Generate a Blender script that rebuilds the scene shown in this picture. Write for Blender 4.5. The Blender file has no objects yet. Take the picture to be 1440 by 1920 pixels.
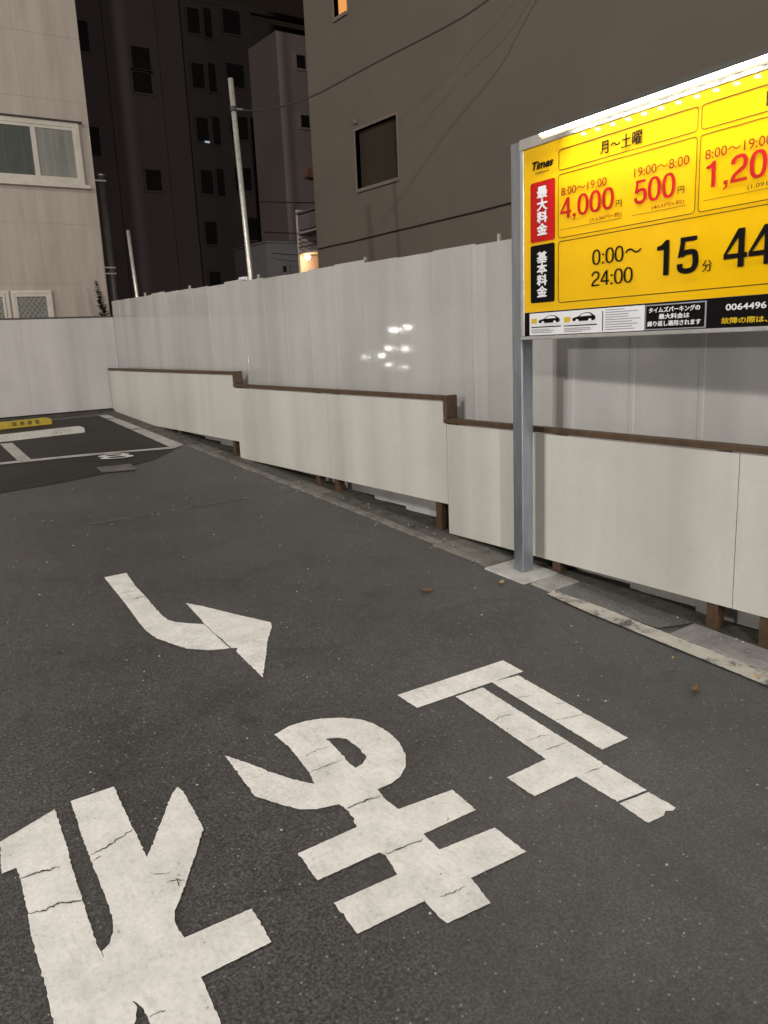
import bpy, bmesh, math, random
from mathutils import Vector, Matrix
random.seed(7)
R_ = math.radians
scene = bpy.context.scene
COL = scene.collection

# ------------------------------------------------------------------ camera
cam_d = bpy.data.cameras.new('camera')
cam = bpy.data.objects.new('camera', cam_d); COL.objects.link(cam)
cam_d.sensor_fit = 'VERTICAL'; cam_d.sensor_height = 36.0; cam_d.sensor_width = 27.0
cam_d.lens = 28.42; cam_d.clip_start = 0.05; cam_d.clip_end = 500
PIT, ROL, YAW = R_(12.4526), R_(-2.5154), R_(34.9872)
fw = Vector((math.sin(YAW)*math.cos(PIT), math.cos(YAW)*math.cos(PIT), -math.sin(PIT)))
rt = Vector((math.cos(YAW), -math.sin(YAW), 0)); up = rt.cross(fw)
r2 = rt*math.cos(ROL) + up*math.sin(ROL); u2 = -rt*math.sin(ROL) + up*math.cos(ROL)
M = Matrix((r2, u2, -fw)).transposed().to_4x4(); M.translation = (0, 0, 1.9)
cam.matrix_world = M
scene.camera = cam

# ------------------------------------------------------------------ night sky and exposure
world = bpy.data.worlds.new('World'); scene.world = world; world.use_nodes = True
wn = world.node_tree.nodes; wl = world.node_tree.links
bg = wn['Background']; bg.inputs[0].default_value = (1.0, 0.74, 0.52, 1); bg.inputs[1].default_value = 0.010
vs = scene.view_settings
vs.view_transform = 'Standard'; vs.look = 'None'; vs.exposure = 0.0; vs.gamma = 1.0; vs.use_curve_mapping = False
scene.cycles.max_bounces = 6; scene.cycles.use_denoising = True

# lamp powers (the lamps themselves are built further down)
STREET_POWER = 8600.0      # tall street lamp behind the photographer
ROAD_FILL_POWER = 4200.0        # unseen fill lamp across the road, added to soften the shadows
SIDE_FILL_POWER = 2300.0        # unseen low fill lamp to the left, added to open up shade
LOT_FILL_POWER = 2700.0         # unseen tall lamp on the left, added to brighten the ground evenly

# ------------------------------------------------------------------ helpers
G, GX = 0.066444, 0.013690
def gz(x, y, dz=0.0):
    return G*min(max(y, -3.0), 13.0) + GX*min(max(x, -6.0), 5.0) + dz

def link(o, parent=None):
    COL.objects.link(o)
    if parent is not None: o.parent = parent
    return o
def obj(name, me, mat=None, parent=None):
    o = bpy.data.objects.new(name, me)
    if mat is not None:
        me.materials.clear(); me.materials.append(mat)
    return link(o, parent)
def mesh(name, verts, faces, smooth=False):
    me = bpy.data.meshes.new(name); me.from_pydata([tuple(v) for v in verts], [], faces); me.update()
    if smooth:
        for p in me.polygons: p.use_smooth = True
    return me
def thing(name, label, cat, loc=(0, 0, 0), rz=0.0, group=None):
    o = bpy.data.objects.new(name, None); COL.objects.link(o)
    o.location = loc; o.rotation_euler = (0, 0, rz); o.empty_display_size = 0.2
    return tag(o, label, cat, group)
def tag(o, label=None, cat=None, group=None, kind=None):
    if label: o['label'] = label
    if cat: o['category'] = cat
    if group: o['group'] = group
    if kind: o['kind'] = kind
    return o
def boxes_mesh(name, lst, bevel=0.0):
    bm = bmesh.new()
    for (x0, x1, y0, y1, z0, z1) in lst:
        vs_ = [bm.verts.new(c) for c in ((x0,y0,z0),(x1,y0,z0),(x1,y1,z0),(x0,y1,z0),(x0,y0,z1),(x1,y0,z1),(x1,y1,z1),(x0,y1,z1))]
        for f in ((3,2,1,0),(4,5,6,7),(0,1,5,4),(1,2,6,5),(2,3,7,6),(3,0,4,7)):
            bm.faces.new([vs_[i] for i in f])
    if bevel > 0:
        bmesh.ops.bevel(bm, geom=list(bm.edges), offset=bevel, segments=2, profile=0.6, affect='EDGES')
    me = bpy.data.meshes.new(name); bm.to_mesh(me); bm.free(); return me
def box(name, b, mat, parent=None, bevel=0.0):
    return obj(name, boxes_mesh(name, [b], bevel), mat, parent)
def tube_mesh(name, pts, r, n=10, r_end=None, cap=True):
    pts = [Vector(p) for p in pts]; V = []; F = []
    for i, p in enumerate(pts):
        t = (pts[min(i+1, len(pts)-1)] - pts[max(i-1, 0)]).normalized()
        a = t.cross(Vector((0, 0, 1)))
        if a.length < 1e-3: a = Vector((1, 0, 0))
        a.normalize(); b = t.cross(a)
        rr = r if r_end is None else r + (r_end - r)*i/(len(pts)-1)
        for k in range(n):
            an = 2*math.pi*k/n
            V.append(p + a*math.cos(an)*rr + b*math.sin(an)*rr)
    for i in range(len(pts)-1):
        for k in range(n):
            F.append((i*n+k, i*n+(k+1) % n, (i+1)*n+(k+1) % n, (i+1)*n+k))
    if cap:
        F.append(tuple(range(n))[::-1]); F.append(tuple((len(pts)-1)*n+k for k in range(n)))
    return mesh(name, V, F, True)
def fill_polys(name, loops):
    """flat filled 2-D outline(s), holes allowed -> (verts2d, faces)"""
    cu = bpy.data.curves.new('outline', 'CURVE'); cu.dimensions = '2D'; cu.fill_mode = 'BOTH'
    for lp in loops:
        s = cu.splines.new('POLY'); s.points.add(len(lp)-1); s.use_cyclic_u = True
        for i, q in enumerate(lp): s.points[i].co = (q[0], q[1], 0, 1)
    o = bpy.data.objects.new('outline', cu); COL.objects.link(o)
    dg = bpy.context.evaluated_depsgraph_get(); dg.update()
    me = bpy.data.meshes.new_from_object(o.evaluated_get(dg)); me.name = name
    bpy.data.objects.remove(o); bpy.data.curves.remove(cu)
    return me
def rough_loop(lp, step=0.011, amp=0.0013, seed=0):
    rnd = random.Random(seed); out = []
    n = len(lp)
    for i in range(n):
        a = Vector(lp[i]); b = Vector(lp[(i+1) % n]); L = (b-a).length; m = max(1, int(L/step))
        d = (b-a)/max(L, 1e-6); nr = Vector((-d.y, d.x))
        along = abs(d.y) > 0.8
        for k in range(m):
            q = a + (b-a)*k/m
            j = rnd.gauss(0, amp if along else amp*0.45) if k else 0.0
            if along and rnd.random() < 0.05: j += rnd.uniform(-0.006, 0.003)
            out.append(tuple(q + nr*j))
    return out
def ground_sheet(name, loops, mat, parent=None, lift=0.004, rough=True, seed=0, smooth_to_plane=True):
    if rough: loops = [rough_loop(l, seed=seed+i) for i, l in enumerate(loops)]
    me = fill_polys(name, loops)
    for v in me.vertices: v.co.z = gz(v.co.x, v.co.y, lift)
    bm = bmesh.new(); bm.from_mesh(me); bmesh.ops.recalc_face_normals(bm, faces=bm.faces)
    if bm.faces and sum(f.normal.z*f.calc_area() for f in bm.faces) < 0: bmesh.ops.reverse_faces(bm, faces=bm.faces)
    bm.to_mesh(me); bm.free()
    return obj(name, me, mat, parent)

# ------------------------------------------------------------------ materials
class NT:
    def __init__(self, name):
        self.m = bpy.data.materials.new(name); self.m.use_nodes = True
        self.t = self.m.node_tree; self.n = self.t.nodes; self.b = self.n['Principled BSDF']
    def node(self, t, **kw):
        d = self.n.new(t)
        for k, v in kw.items():
            if k.startswith('i_'): d.inputs[int(k[2:])].default_value = v
            else: setattr(d, k, v)
        return d
    def ln(self, a, b): self.t.links.new(a, b)
    def coord(self, scale=(1, 1, 1), kind='Object'):
        tc = self.node('ShaderNodeTexCoord'); mp = self.node('ShaderNodeMapping')
        mp.inputs['Scale'].default_value = scale
        if kind == 'World':
            g = self.node('ShaderNodeNewGeometry'); self.ln(g.outputs['Position'], mp.inputs[0])
        else: self.ln(tc.outputs[kind], mp.inputs[0])
        return mp.outputs[0]
    def noise(self, vec, scale, detail=4, rough=0.55, dist=0.0):
        d = self.node('ShaderNodeTexNoise'); d.inputs['Scale'].default_value = scale
        d.inputs['Detail'].default_value = detail; d.inputs['Roughness'].default_value = rough
        d.inputs['Distortion'].default_value = dist
        self.ln(vec, d.inputs['Vector']); return d.outputs['Fac']
    def ramp(self, fac, stops, interp='LINEAR'):
        d = self.node('ShaderNodeValToRGB'); cr = d.color_ramp; cr.interpolation = interp
        while len(cr.elements) < len(stops): cr.elements.new(0.5)
        for e, (p, c) in zip(cr.elements, stops):
            e.position = p; e.color = (c[0], c[1], c[2], 1) if isinstance(c, (tuple, list)) else (c, c, c, 1)
        self.ln(fac, d.inputs[0]); return d.outputs[0]
    def mix(self, fac, a, b, mode='MIX'):
        d = self.node('ShaderNodeMix'); d.data_type = 'RGBA'; d.blend_type = mode
        for val, idx in ((fac, 0), (a, 6), (b, 7)):
            if isinstance(val, (int, float)): d.inputs[idx].default_value = val
            elif isinstance(val, (tuple, list)): d.inputs[idx].default_value = (val[0], val[1], val[2], 1)
            else: self.ln(val, d.inputs[idx])
        return d.outputs[2]
    def bump(self, h, strength=0.3, dist=0.01):
        d = self.node('ShaderNodeBump'); d.inputs['Strength'].default_value = strength
        d.inputs['Distance'].default_value = dist; self.ln(h, d.inputs['Height'])
        self.ln(d.outputs[0], self.b.inputs['Normal'])
    def col(self, c):
        if isinstance(c, (tuple, list)): self.b.inputs['Base Color'].default_value = (c[0], c[1], c[2], 1)
        else: self.ln(c, self.b.inputs['Base Color'])
    def rough(self, r):
        if isinstance(r, (int, float)): self.b.inputs['Roughness'].default_value = r
        else: self.ln(r, self.b.inputs['Roughness'])

def worn(name, c, var=0.25, scale=6, rough=0.6, metal=0.0, stretch=(1, 1, 1), bump=0.0, coat=0.0, kind='World', spec=0.5):
    k = NT(name); v = k.coord(stretch, kind)
    n = k.noise(v, scale, 6, 0.6)
    lo = tuple(x*(1-var) for x in c); hi = tuple(min(1, x*(1+var*0.55)) for x in c)
    k.col(k.ramp(n, [(0.3, lo), (0.7, hi)]))
    k.rough(k.ramp(k.noise(v, scale*2.3, 3), [(0.3, max(0.02, rough-0.08)), (0.7, min(1, rough+0.08))]))
    k.b.inputs['Metallic'].default_value = metal
    k.b.inputs['Specular IOR Level'].default_value = spec
    if coat: k.b.inputs['Coat Weight'].default_value = coat; k.b.inputs['Coat Roughness'].default_value = 0.08
    if bump: k.bump(k.noise(v, scale*6, 5), bump, 0.004)
    return k.m
def emit(name, c, s):
    k = NT(name); k.col((0.9, 0.9, 0.9))
    k.b.inputs['Emission Color'].default_value = (*c, 1); k.b.inputs['Emission Strength'].default_value = s
    return k.m

def asphalt(name, base, light, speck, sheen=0.75):
    k = NT(name); v = k.coord((1, 1, 1), 'World')
    big = k.noise(v, 0.9, 5, 0.6); mid = k.noise(v, 14, 4, 0.6); fine = k.noise(v, 95, 4, 0.8)
    c = k.ramp(big, [(0.3, tuple(x*0.80 for x in base)), (0.72, tuple(x*1.22 for x in base))])
    stn = k.noise(v, 2.6, 6, 0.7, 0.6)
    c = k.mix(0.8, c, k.ramp(stn, [(0.34, 0.72), (0.48, 1.0), (0.62, 1.0), (0.75, 1.18)]), 'MULTIPLY')
    c = k.mix(0.30, c, k.ramp(mid, [(0.32, 0.65), (0.68, 1.3)]), 'MULTIPLY')
    c = k.mix(0.8, c, k.ramp(fine, [(0.37, 0.22), (0.5, 0.92), (0.63, 2.1)]), 'MULTIPLY')
    vo = k.node('ShaderNodeTexVoronoi'); vo.inputs['Scale'].default_value = 48; k.ln(v, vo.inputs['Vector'])
    dot = k.ramp(vo.outputs['Distance'], [(0.06, 1.0), (0.26, 0.0)])
    sel = k.node('ShaderNodeSeparateColor'); k.ln(vo.outputs['Color'], sel.inputs[0])
    pick = k.ramp(sel.outputs[0], [(speck, 0.0), (speck+0.03, 1.0)])
    mk = k.mix(1.0, dot, pick, 'MULTIPLY')
    c = k.mix(mk, c, light)
    k.col(c); k.rough(k.ramp(fine, [(0.3, 0.40), (0.7, 0.66)])); k.b.inputs['Specular IOR Level'].default_value = sheen
    k.bump(fine, 0.35, 0.005)
    return k.m

M_ = {}
M_['asphalt'] = asphalt('asphalt', (0.066, 0.064, 0.061), (0.27, 0.26, 0.245), 0.84)
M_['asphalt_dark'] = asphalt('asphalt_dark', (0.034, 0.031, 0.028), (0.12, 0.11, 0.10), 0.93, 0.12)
M_['crack'] = worn('crack', (0.035, 0.033, 0.03), 0.3, 40, 0.95)
M_['concrete'] = worn('concrete', (0.30, 0.29, 0.26), 0.35, 9, 0.85, bump=0.3)
M_['concrete_pale'] = worn('concrete_pale', (0.46, 0.45, 0.42), 0.25, 8, 0.85, bump=0.3)
M_['gutter'] = worn('gutter', (0.105, 0.098, 0.085), 0.55, 7, 0.9, bump=0.5)
M_['foot_dark'] = worn('foot_dark', (0.060, 0.055, 0.042), 0.6, 10, 0.95, bump=0.5)

def road_paint(name, base, wear):
    k = NT(name); v = k.coord((1, 1, 1), 'World')
    n1 = k.noise(v, 7, 6, 0.65); n2 = k.noise(v, 60, 5, 0.7); n3 = k.noise(k.coord((55, 9, 20), 'World'), 1, 4, 0.6)
    c = k.ramp(n1, [(0.32, tuple(x*0.80 for x in base)), (0.62, base)])
    c = k.mix(0.45, c, k.ramp(n2, [(0.28, 0.62), (0.55, 1.0)]), 'MULTIPLY')
    c = k.mix(0.35, c, k.ramp(n3, [(0.30, 0.70), (0.46, 1.0)]), 'MULTIPLY')
    chip = k.mix(1.0, k.ramp(n2, [(wear-0.02, 1.0), (wear+0.02, 0.0)]), k.ramp(n1, [(0.36, 1.0), (0.5, 0.0)]), 'MULTIPLY')
    c = k.mix(chip, c, (0.07, 0.066, 0.06))
    k.col(c); k.rough(0.72); k.bump(n2, 0.35, 0.004); return k.m
M_['paint'] = road_paint('road_paint', (0.88, 0.865, 0.82), 0.34)
M_['paint_old'] = road_paint('road_paint_old', (0.56, 0.54, 0.495), 0.44)
M_['paint_worn'] = road_paint('road_paint_worn', (0.50, 0.47, 0.41), 0.56)
M_['paint_faded'] = road_paint('road_paint_faded', (0.17, 0.16, 0.145), 0.50)

def fence_white(name, base, coat, dirt_reflect=0.5, top_dirt=False):
    k = NT(name); v = k.coord((1, 1, 1), 'World')
    st = k.noise(k.coord((1.9, 1.9, 0.16), 'World'), 1.0, 3, 0.5)      # streaks of uneven tone running down
    sm = k.noise(v, 3.0, 5, 0.6); fn = k.noise(v, 30, 4, 0.6)
    c = k.ramp(st, [(0.30, tuple(x*(1-0.20*dirt_reflect*2) for x in base)), (0.62, base)])
    c = k.mix(0.16*dirt_reflect*2, c, k.ramp(sm, [(0.3, (0.74, 0.72, 0.66)), (0.6, (1, 1, 1))]), 'MULTIPLY')
    reflect_bands = k.noise(k.coord((2.4, 2.4, 0.04), 'World'), 1.0, 1, 0.3)  # broad soft reflections painted into the colour as vertical bands
    c = k.mix(0.5*dirt_reflect, c, k.ramp(reflect_bands, [(0.40, 0.78), (0.47, 1.0), (0.58, 1.0), (0.63, 0.88)]), 'MULTIPLY')
    c = k.mix(0.18, c, k.ramp(fn, [(0.3, 0.75), (0.6, 1.0)]), 'MULTIPLY')
    k.col(c); k.rough(k.ramp(sm, [(0.3, 0.34), (0.7, 0.50)]))
    k.b.inputs['Coat Weight'].default_value = coat; k.b.inputs['Coat Roughness'].default_value = 0.06
    k.bump(k.noise(k.coord((1.6, 1.6, 0.8), 'World'), 2.2, 2, 0.5), 0.12, 0.02)
    return k.m
M_['fence'] = fence_white('fence_white', (0.52, 0.515, 0.495), 0.85, 0.6)
M_['board'] = fence_white('board_cream', (0.65, 0.635, 0.585), 0.12, 0.5)
M_['backwall'] = fence_white('back_wall_white', (0.58, 0.55, 0.535), 0.25, 0.6)
M_['rust_brown'] = worn('brown_paint', (0.085, 0.048, 0.024), 0.4, 14, 0.5, bump=0.15)
M_['dark_trim'] = worn('dark_trim', (0.06, 0.05, 0.045), 0.3, 10, 0.6)
M_['galv'] = worn('galvanised', (0.34, 0.37, 0.41), 0.18, 9, 0.42, metal=0.85, stretch=(3, 3, 0.4))
M_['galv_pole'] = worn('galvanised_pole', (0.62, 0.60, 0.55), 0.25, 18, 0.38, metal=0.55)
M_['alu'] = worn('aluminium', (0.62, 0.62, 0.61), 0.12, 12, 0.35, metal=0.8)
M_['alu_pale'] = worn('aluminium_pale', (0.58, 0.53, 0.46), 0.12, 9, 0.45, metal=0.1)
M_['wall_left'] = worn('wall_tan', (0.425, 0.367, 0.318), 0.16, 1.6, 0.8, stretch=(4.0, 4.0, 0.5), bump=0.1)
M_['wall_right'] = worn('wall_brown', (0.128, 0.106, 0.086), 0.10, 0.6, 0.9, bump=0.08, spec=0.2)
M_['wall_right_reveal'] = worn('wall_reveal', (0.15, 0.125, 0.105), 0.1, 2, 0.85)
M_['tower'] = worn('tower_dark', (0.185, 0.145, 0.15), 0.22, 0.35, 0.9, stretch=(1, 1, 0.1), spec=0.1)
M_['tower_b'] = worn('tower_dark_b', (0.135, 0.118, 0.116), 0.22, 0.35, 0.9, stretch=(1, 1, 0.1), spec=0.1)
M_['mid'] = worn('wall_beige_far', (0.55, 0.45, 0.41), 0.15, 0.5, 0.9, spec=0.2)
M_['low'] = worn('wall_grey_far', (0.26, 0.25, 0.25), 0.15, 0.5, 0.9, spec=0.2)
M_['darkglass'] = worn('dark_glass', (0.035, 0.031, 0.031), 0.3, 3, 0.35, spec=0.15)
M_['brownpane'] = worn('brown_blind', (0.035, 0.026, 0.016), 0.15, 1.5, 0.6, stretch=(1, 24, 1), spec=0.2)
M_['curtain_dark'] = worn('pane_dark_green', (0.075, 0.082, 0.072), 0.12, 2, 0.3, stretch=(6, 6, 0.4))
M_['curtain_light'] = worn('pane_frosted', (0.23, 0.235, 0.205), 0.30, 1.3, 0.35, stretch=(7, 7, 0.6))
def wired_glass():
    k = NT('wired_glass'); k.col((0.1, 0.1, 0.1))
    a = k.node('ShaderNodeTexCoord'); sp = k.node('ShaderNodeSeparateXYZ'); k.ln(a.outputs['Object'], sp.inputs[0])
    outs = []
    for sgn in (1, -1):
        m1 = k.node('ShaderNodeMath', operation='MULTIPLY_ADD'); k.ln(sp.outputs[2], m1.inputs[0]); m1.inputs[1].default_value = sgn*0.8; k.ln(sp.outputs[0], m1.inputs[2])
        m2 = k.node('ShaderNodeMath', operation='MULTIPLY'); k.ln(m1.outputs[0], m2.inputs[0]); m2.inputs[1].default_value = 13.0
        m3 = k.node('ShaderNodeMath', operation='PINGPONG'); k.ln(m2.outputs[0], m3.inputs[0]); m3.inputs[1].default_value = 0.5
        outs.append(k.ramp(m3.outputs[0], [(0.06, 1.0), (0.16, 0.0)]))
    f = k.mix(1.0, outs[0], outs[1], 'LIGHTEN')
    n = k.noise(k.coord(), 6, 4)
    c = k.mix(f, k.ramp(n, [(0.3, (0.085, 0.092, 0.082)), (0.7, (0.15, 0.155, 0.135))]), (0.25, 0.24, 0.21))
    k.col(c); k.rough(0.4); return k.m
M_['wired'] = wired_glass()
M_['cable'] = worn('cable_black', (0.02, 0.018, 0.016), 0.2, 8, 0.6)
M_['leaf'] = worn('leaf_green', (0.035, 0.045, 0.018), 0.4, 20, 0.7)
M_['dry_leaf'] = worn('dry_leaf', (0.42, 0.27, 0.10), 0.3, 40, 0.8)
M_['dry_leaf_dark'] = worn('dry_leaf_brown', (0.16, 0.085, 0.035), 0.3, 40, 0.8)
M_['yellow_stop'] = worn('yellow_paint', (0.45, 0.32, 0.02), 0.3, 12, 0.6)
M_['black_mark'] = worn('black_mark', (0.14, 0.10, 0.015), 0.3, 30, 0.7)
# sign inks
def ink(name, c, rough=0.35, coat=0.0, spec=0.18):
    k = NT(name); v = k.coord((1, 1, 1), 'Object'); n = k.noise(v, 5, 4)
    k.col(k.ramp(n, [(0.3, tuple(x*0.93 for x in c)), (0.7, c)])); k.rough(rough); k.b.inputs['Specular IOR Level'].default_value = spec
    if coat: k.b.inputs['Coat Weight'].default_value = coat; k.b.inputs['Coat Roughness'].default_value = 0.07
    return k.m
M_['s_yellow'] = ink('sign_yellow', (0.86, 0.50, 0.001), 0.5, 0.38, 0.08)
M_['s_red'] = ink('sign_red', (0.50, 0.008, 0.008), 0.5)
M_['s_black'] = ink('sign_black', (0.007, 0.006, 0.006), 0.6, 0.0, 0.05)
M_['s_white'] = ink('sign_white', (0.82, 0.82, 0.84), 0.4)
M_['s_grey'] = ink('sign_grey_print', (0.33, 0.33, 0.36), 0.5)
M_['s_gold'] = ink('sign_gold_print', (0.70, 0.47, 0.02), 0.45)
M_['s_line'] = ink('sign_brown_line', (0.10, 0.055, 0.005), 0.5)
M_['led_bar'] = emit('led_bar', (1.0, 0.98, 0.95), 130.0)
M_['led_dot'] = emit('led_dot', (1.0, 0.97, 0.90), 150.0)
M_['lamp_lens'] = emit('unseen_lamp_lens', (1.0, 0.93, 0.82), 40.0)
M_['warm_bulb'] = emit('warm_bulb', (1.0, 0.62, 0.30), 30.0)
M_['warm_window'] = emit('warm_window', (1.0, 0.40, 0.09), 0.85); M_['warm_window'].node_tree.nodes['Principled BSDF'].inputs['Base Color'].default_value = (0.05, 0.03, 0.02, 1)
M_['cool_spot'] = emit('cool_spot', (0.6, 0.8, 0.9), 0.5)
M_['machine_lamp'] = emit('machine_lamp', (1.0, 0.98, 0.90), 90.0)
M_['pink_box'] = worn('pink_box', (0.55, 0.27, 0.22), 0.2, 4, 0.6)

M_['concrete_dirty'] = worn('concrete_dirty', (0.17, 0.16, 0.14), 0.5, 7, 0.9, bump=0.4)
M_['concrete_dirty2'] = worn('concrete_dirty_near', (0.27, 0.262, 0.245), 0.4, 8, 0.9, bump=0.4)
M_['gutter_lip'] = worn('gutter_lip', (0.19, 0.18, 0.155), 0.5, 8, 0.9, bump=0.4)
M_['paint_faint'] = road_paint('road_paint_faint', (0.24, 0.23, 0.21), 0.5)
M_['gutter_filler'] = asphalt('asphalt_filler', (0.13, 0.127, 0.122), (0.3, 0.29, 0.28), 0.85)
M_['duct'] = worn('duct_grey', (0.085, 0.08, 0.072), 0.3, 5, 0.5)
M_['s_red_dk'] = ink('sign_dark_red_print', (0.30, 0.035, 0.004), 0.45)

# outlines of the painted markings on the ground, metres
re_a = [(0.31, 2.903), (0.517, 2.979), (0.509, 2.891), (0.498, 2.752), (0.483, 2.632), (0.472, 2.519), (0.465, 2.422), (0.455, 2.312), (0.448, 2.227), (0.449, 2.184), (0.448, 2.147), (0.44, 2.065), (0.468, 1.991), (0.471, 1.946), (0.449, 1.903), (0.403, 1.786), (0.272, 1.883), (0.273, 2.032), (0.279, 2.095), (0.288, 2.189), (0.29, 2.269), (0.299, 2.397), (0.313, 2.512), (0.327, 2.662), (0.328, 2.728), (0.281, 2.727)]
re_b = [(0.578, 2.993), (0.741, 2.985), (0.719, 2.727), (0.705, 2.512), (0.907, 2.803), (0.943, 2.834), (0.948, 2.789), (0.931, 2.629), (0.921, 2.541), (0.875, 2.471), (0.768, 2.323), (0.718, 2.256), (0.686, 2.22), (0.673, 2.187), (0.666, 2.136), (0.669, 2.099), (0.886, 2.084), (0.872, 1.928), (0.651, 1.935), (0.646, 1.874), (0.634, 1.767), (0.618, 1.628), (0.483, 1.727), (0.481, 1.879), (0.483, 1.928), (0.462, 1.991), (0.438, 2.068), (0.445, 2.148), (0.452, 2.196), (0.478, 2.21), (0.502, 2.247), (0.517, 2.297), (0.526, 2.377), (0.536, 2.495), (0.544, 2.625), (0.552, 2.739), (0.565, 2.85)]
ma = [(1.424, 2.94), (1.511, 2.964), (1.589, 2.958), (1.658, 2.933), (1.737, 2.883), (1.795, 2.822), (1.822, 2.753), (1.832, 2.662), (1.823, 2.567), (1.788, 2.475), (1.738, 2.409), (1.679, 2.366), (1.623, 2.351), (1.559, 2.353), (1.547, 2.299), (1.55, 2.207), (1.787, 2.178), (1.779, 2.031), (1.538, 2.041), (1.532, 1.944), (1.764, 1.916), (1.763, 1.758), (1.526, 1.777), (1.503, 1.656), (1.34, 1.673), (1.335, 1.705), (1.342, 1.787), (1.097, 1.802), (1.106, 1.952), (1.341, 1.933), (1.366, 2.033), (1.359, 2.056), (1.117, 2.068), (1.129, 2.22), (1.369, 2.214), (1.396, 2.308), (1.39, 2.364), (1.306, 2.389), (1.254, 2.426), (1.211, 2.498), (1.157, 2.6), (1.183, 2.923), (1.236, 2.817), (1.281, 2.703), (1.325, 2.612), (1.38, 2.529), (1.403, 2.602), (1.418, 2.721), (1.43, 2.819)]
ma_hole = [(1.587, 2.778), (1.631, 2.756), (1.658, 2.725), (1.661, 2.623), (1.649, 2.558), (1.608, 2.528), (1.568, 2.522), (1.569, 2.588), (1.585, 2.702)]
to_bar = [(2.059, 2.898), (2.709, 2.859), (2.702, 2.709), (2.06, 2.747)]
to_short = [(2.499, 2.723), (2.653, 2.695), (2.622, 2.006), (2.463, 2.014)]
to_long = [(2.268, 2.721), (2.428, 2.709), (2.389, 1.953), (2.382, 1.73), (2.232, 1.751), (2.232, 1.939), (2.233, 1.951), (2.01, 1.96), (2.009, 2.11), (2.228, 2.106)]
to_foot = [(2.376, 1.719), (2.377, 1.6), (2.352, 1.595), (2.33, 1.611), (2.306, 1.598), (2.221, 1.606), (2.23, 1.74)]
arrow_shaft = [(1.441, 5.371), (1.592, 5.367), (1.559, 5.108), (1.545, 4.87), (1.526, 4.654), (1.517, 4.52), (1.521, 4.426), (1.545, 4.364), (1.6, 4.298), (1.662, 4.236), (1.645, 3.851), (1.602, 3.867), (1.546, 3.896), (1.456, 3.989), (1.412, 4.106), (1.373, 4.222), (1.363, 4.341), (1.371, 4.498), (1.395, 4.729), (1.418, 5.025)]
arrow_head = [(1.703, 4.605), (1.767, 4.494), (1.852, 4.299), (1.982, 4.023), (1.963, 3.971), (1.842, 3.798), (1.728, 3.603), (1.631, 3.447), (1.642, 3.63), (1.655, 3.796), (1.679, 3.829), (1.651, 3.848), (1.666, 4.228), (1.684, 4.379)]
CRACKS = [[(0.326, 2.663), (0.379, 2.658), (0.416, 2.645), (0.449, 2.645)], [(0.309, 2.481), (0.359, 2.466), (0.404, 2.472), (0.428, 2.454), (0.462, 2.437)], [(0.551, 2.639), (0.611, 2.647), (0.645, 2.663), (0.712, 2.683)], [(0.545, 2.605), (0.564, 2.61), (0.579, 2.612)], [(0.709, 2.355), (0.742, 2.348), (0.763, 2.324)], [(0.741, 2.354), (0.742, 2.312)], [(0.426, 2.456), (0.443, 2.449), (0.459, 2.44)], [(0.487, 1.898), (0.508, 1.894), (0.53, 1.89)], [(0.681, 2.43), (0.718, 2.396), (0.744, 2.389)], [(1.414, 2.714), (1.496, 2.722), (1.51, 2.726), (1.574, 2.711)], [(1.399, 2.605), (1.479, 2.604), (1.554, 2.599)], [(1.396, 2.322), (1.457, 2.322), (1.541, 2.312)], [(1.368, 2.035), (1.439, 2.025), (1.519, 2.018)], [(1.653, 2.043), (1.663, 2.06)], [(1.387, 1.768), (1.432, 1.76), (1.488, 1.756)], [(2.262, 2.453), (2.317, 2.457), (2.373, 2.439)], [(2.257, 2.244), (2.325, 2.241), (2.368, 2.219)], [(2.271, 2.152), (2.386, 2.139)], [(2.475, 2.543), (2.55, 2.512)], [(2.586, 2.385), (2.64, 2.368)], [(2.481, 2.287), (2.555, 2.266), (2.622, 2.25)], [(2.28, 1.942), (2.369, 1.931)], [(1.452, 4.859), (1.501, 4.868), (1.545, 4.87)], [(1.439, 5.009), (1.558, 5.004)], [(1.657, 4.004), (1.646, 3.854)]]

# ================================================================== SETTING
# ground: one big asphalt sheet, the lot slopes up towards the back
def ground_mesh():
    xs = [-120, -60, -30, -6, -3, 0, 2, 3.5, 5, 30, 60, 120]; ys = [-120, -60, -20, -3, 0, 2, 4, 6, 8, 10, 13, 30, 60, 140]
    V = [(x, y, gz(x, y)) for y in ys for x in xs]; nx = len(xs)
    F = [(j*nx+i, j*nx+i+1, (j+1)*nx+i+1, (j+1)*nx+i) for j in range(len(ys)-1) for i in range(nx-1)]
    return mesh('ground', V, F)
tag(obj('ground', ground_mesh(), M_['asphalt']), kind='structure')

# darker resurfaced asphalt in the bay at the back
tag(ground_sheet('bay_asphalt', [[(-4.0, 8.2), (0.6, 8.22), (1.365, 8.306), (1.866, 8.355), (2.373, 8.469), (3.075, 8.825), (3.45, 9.20), (3.62, 9.6), (3.70, 12.4), (-4.0, 12.6)]], M_['asphalt_dark'], lift=0.004), kind='structure')

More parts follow.
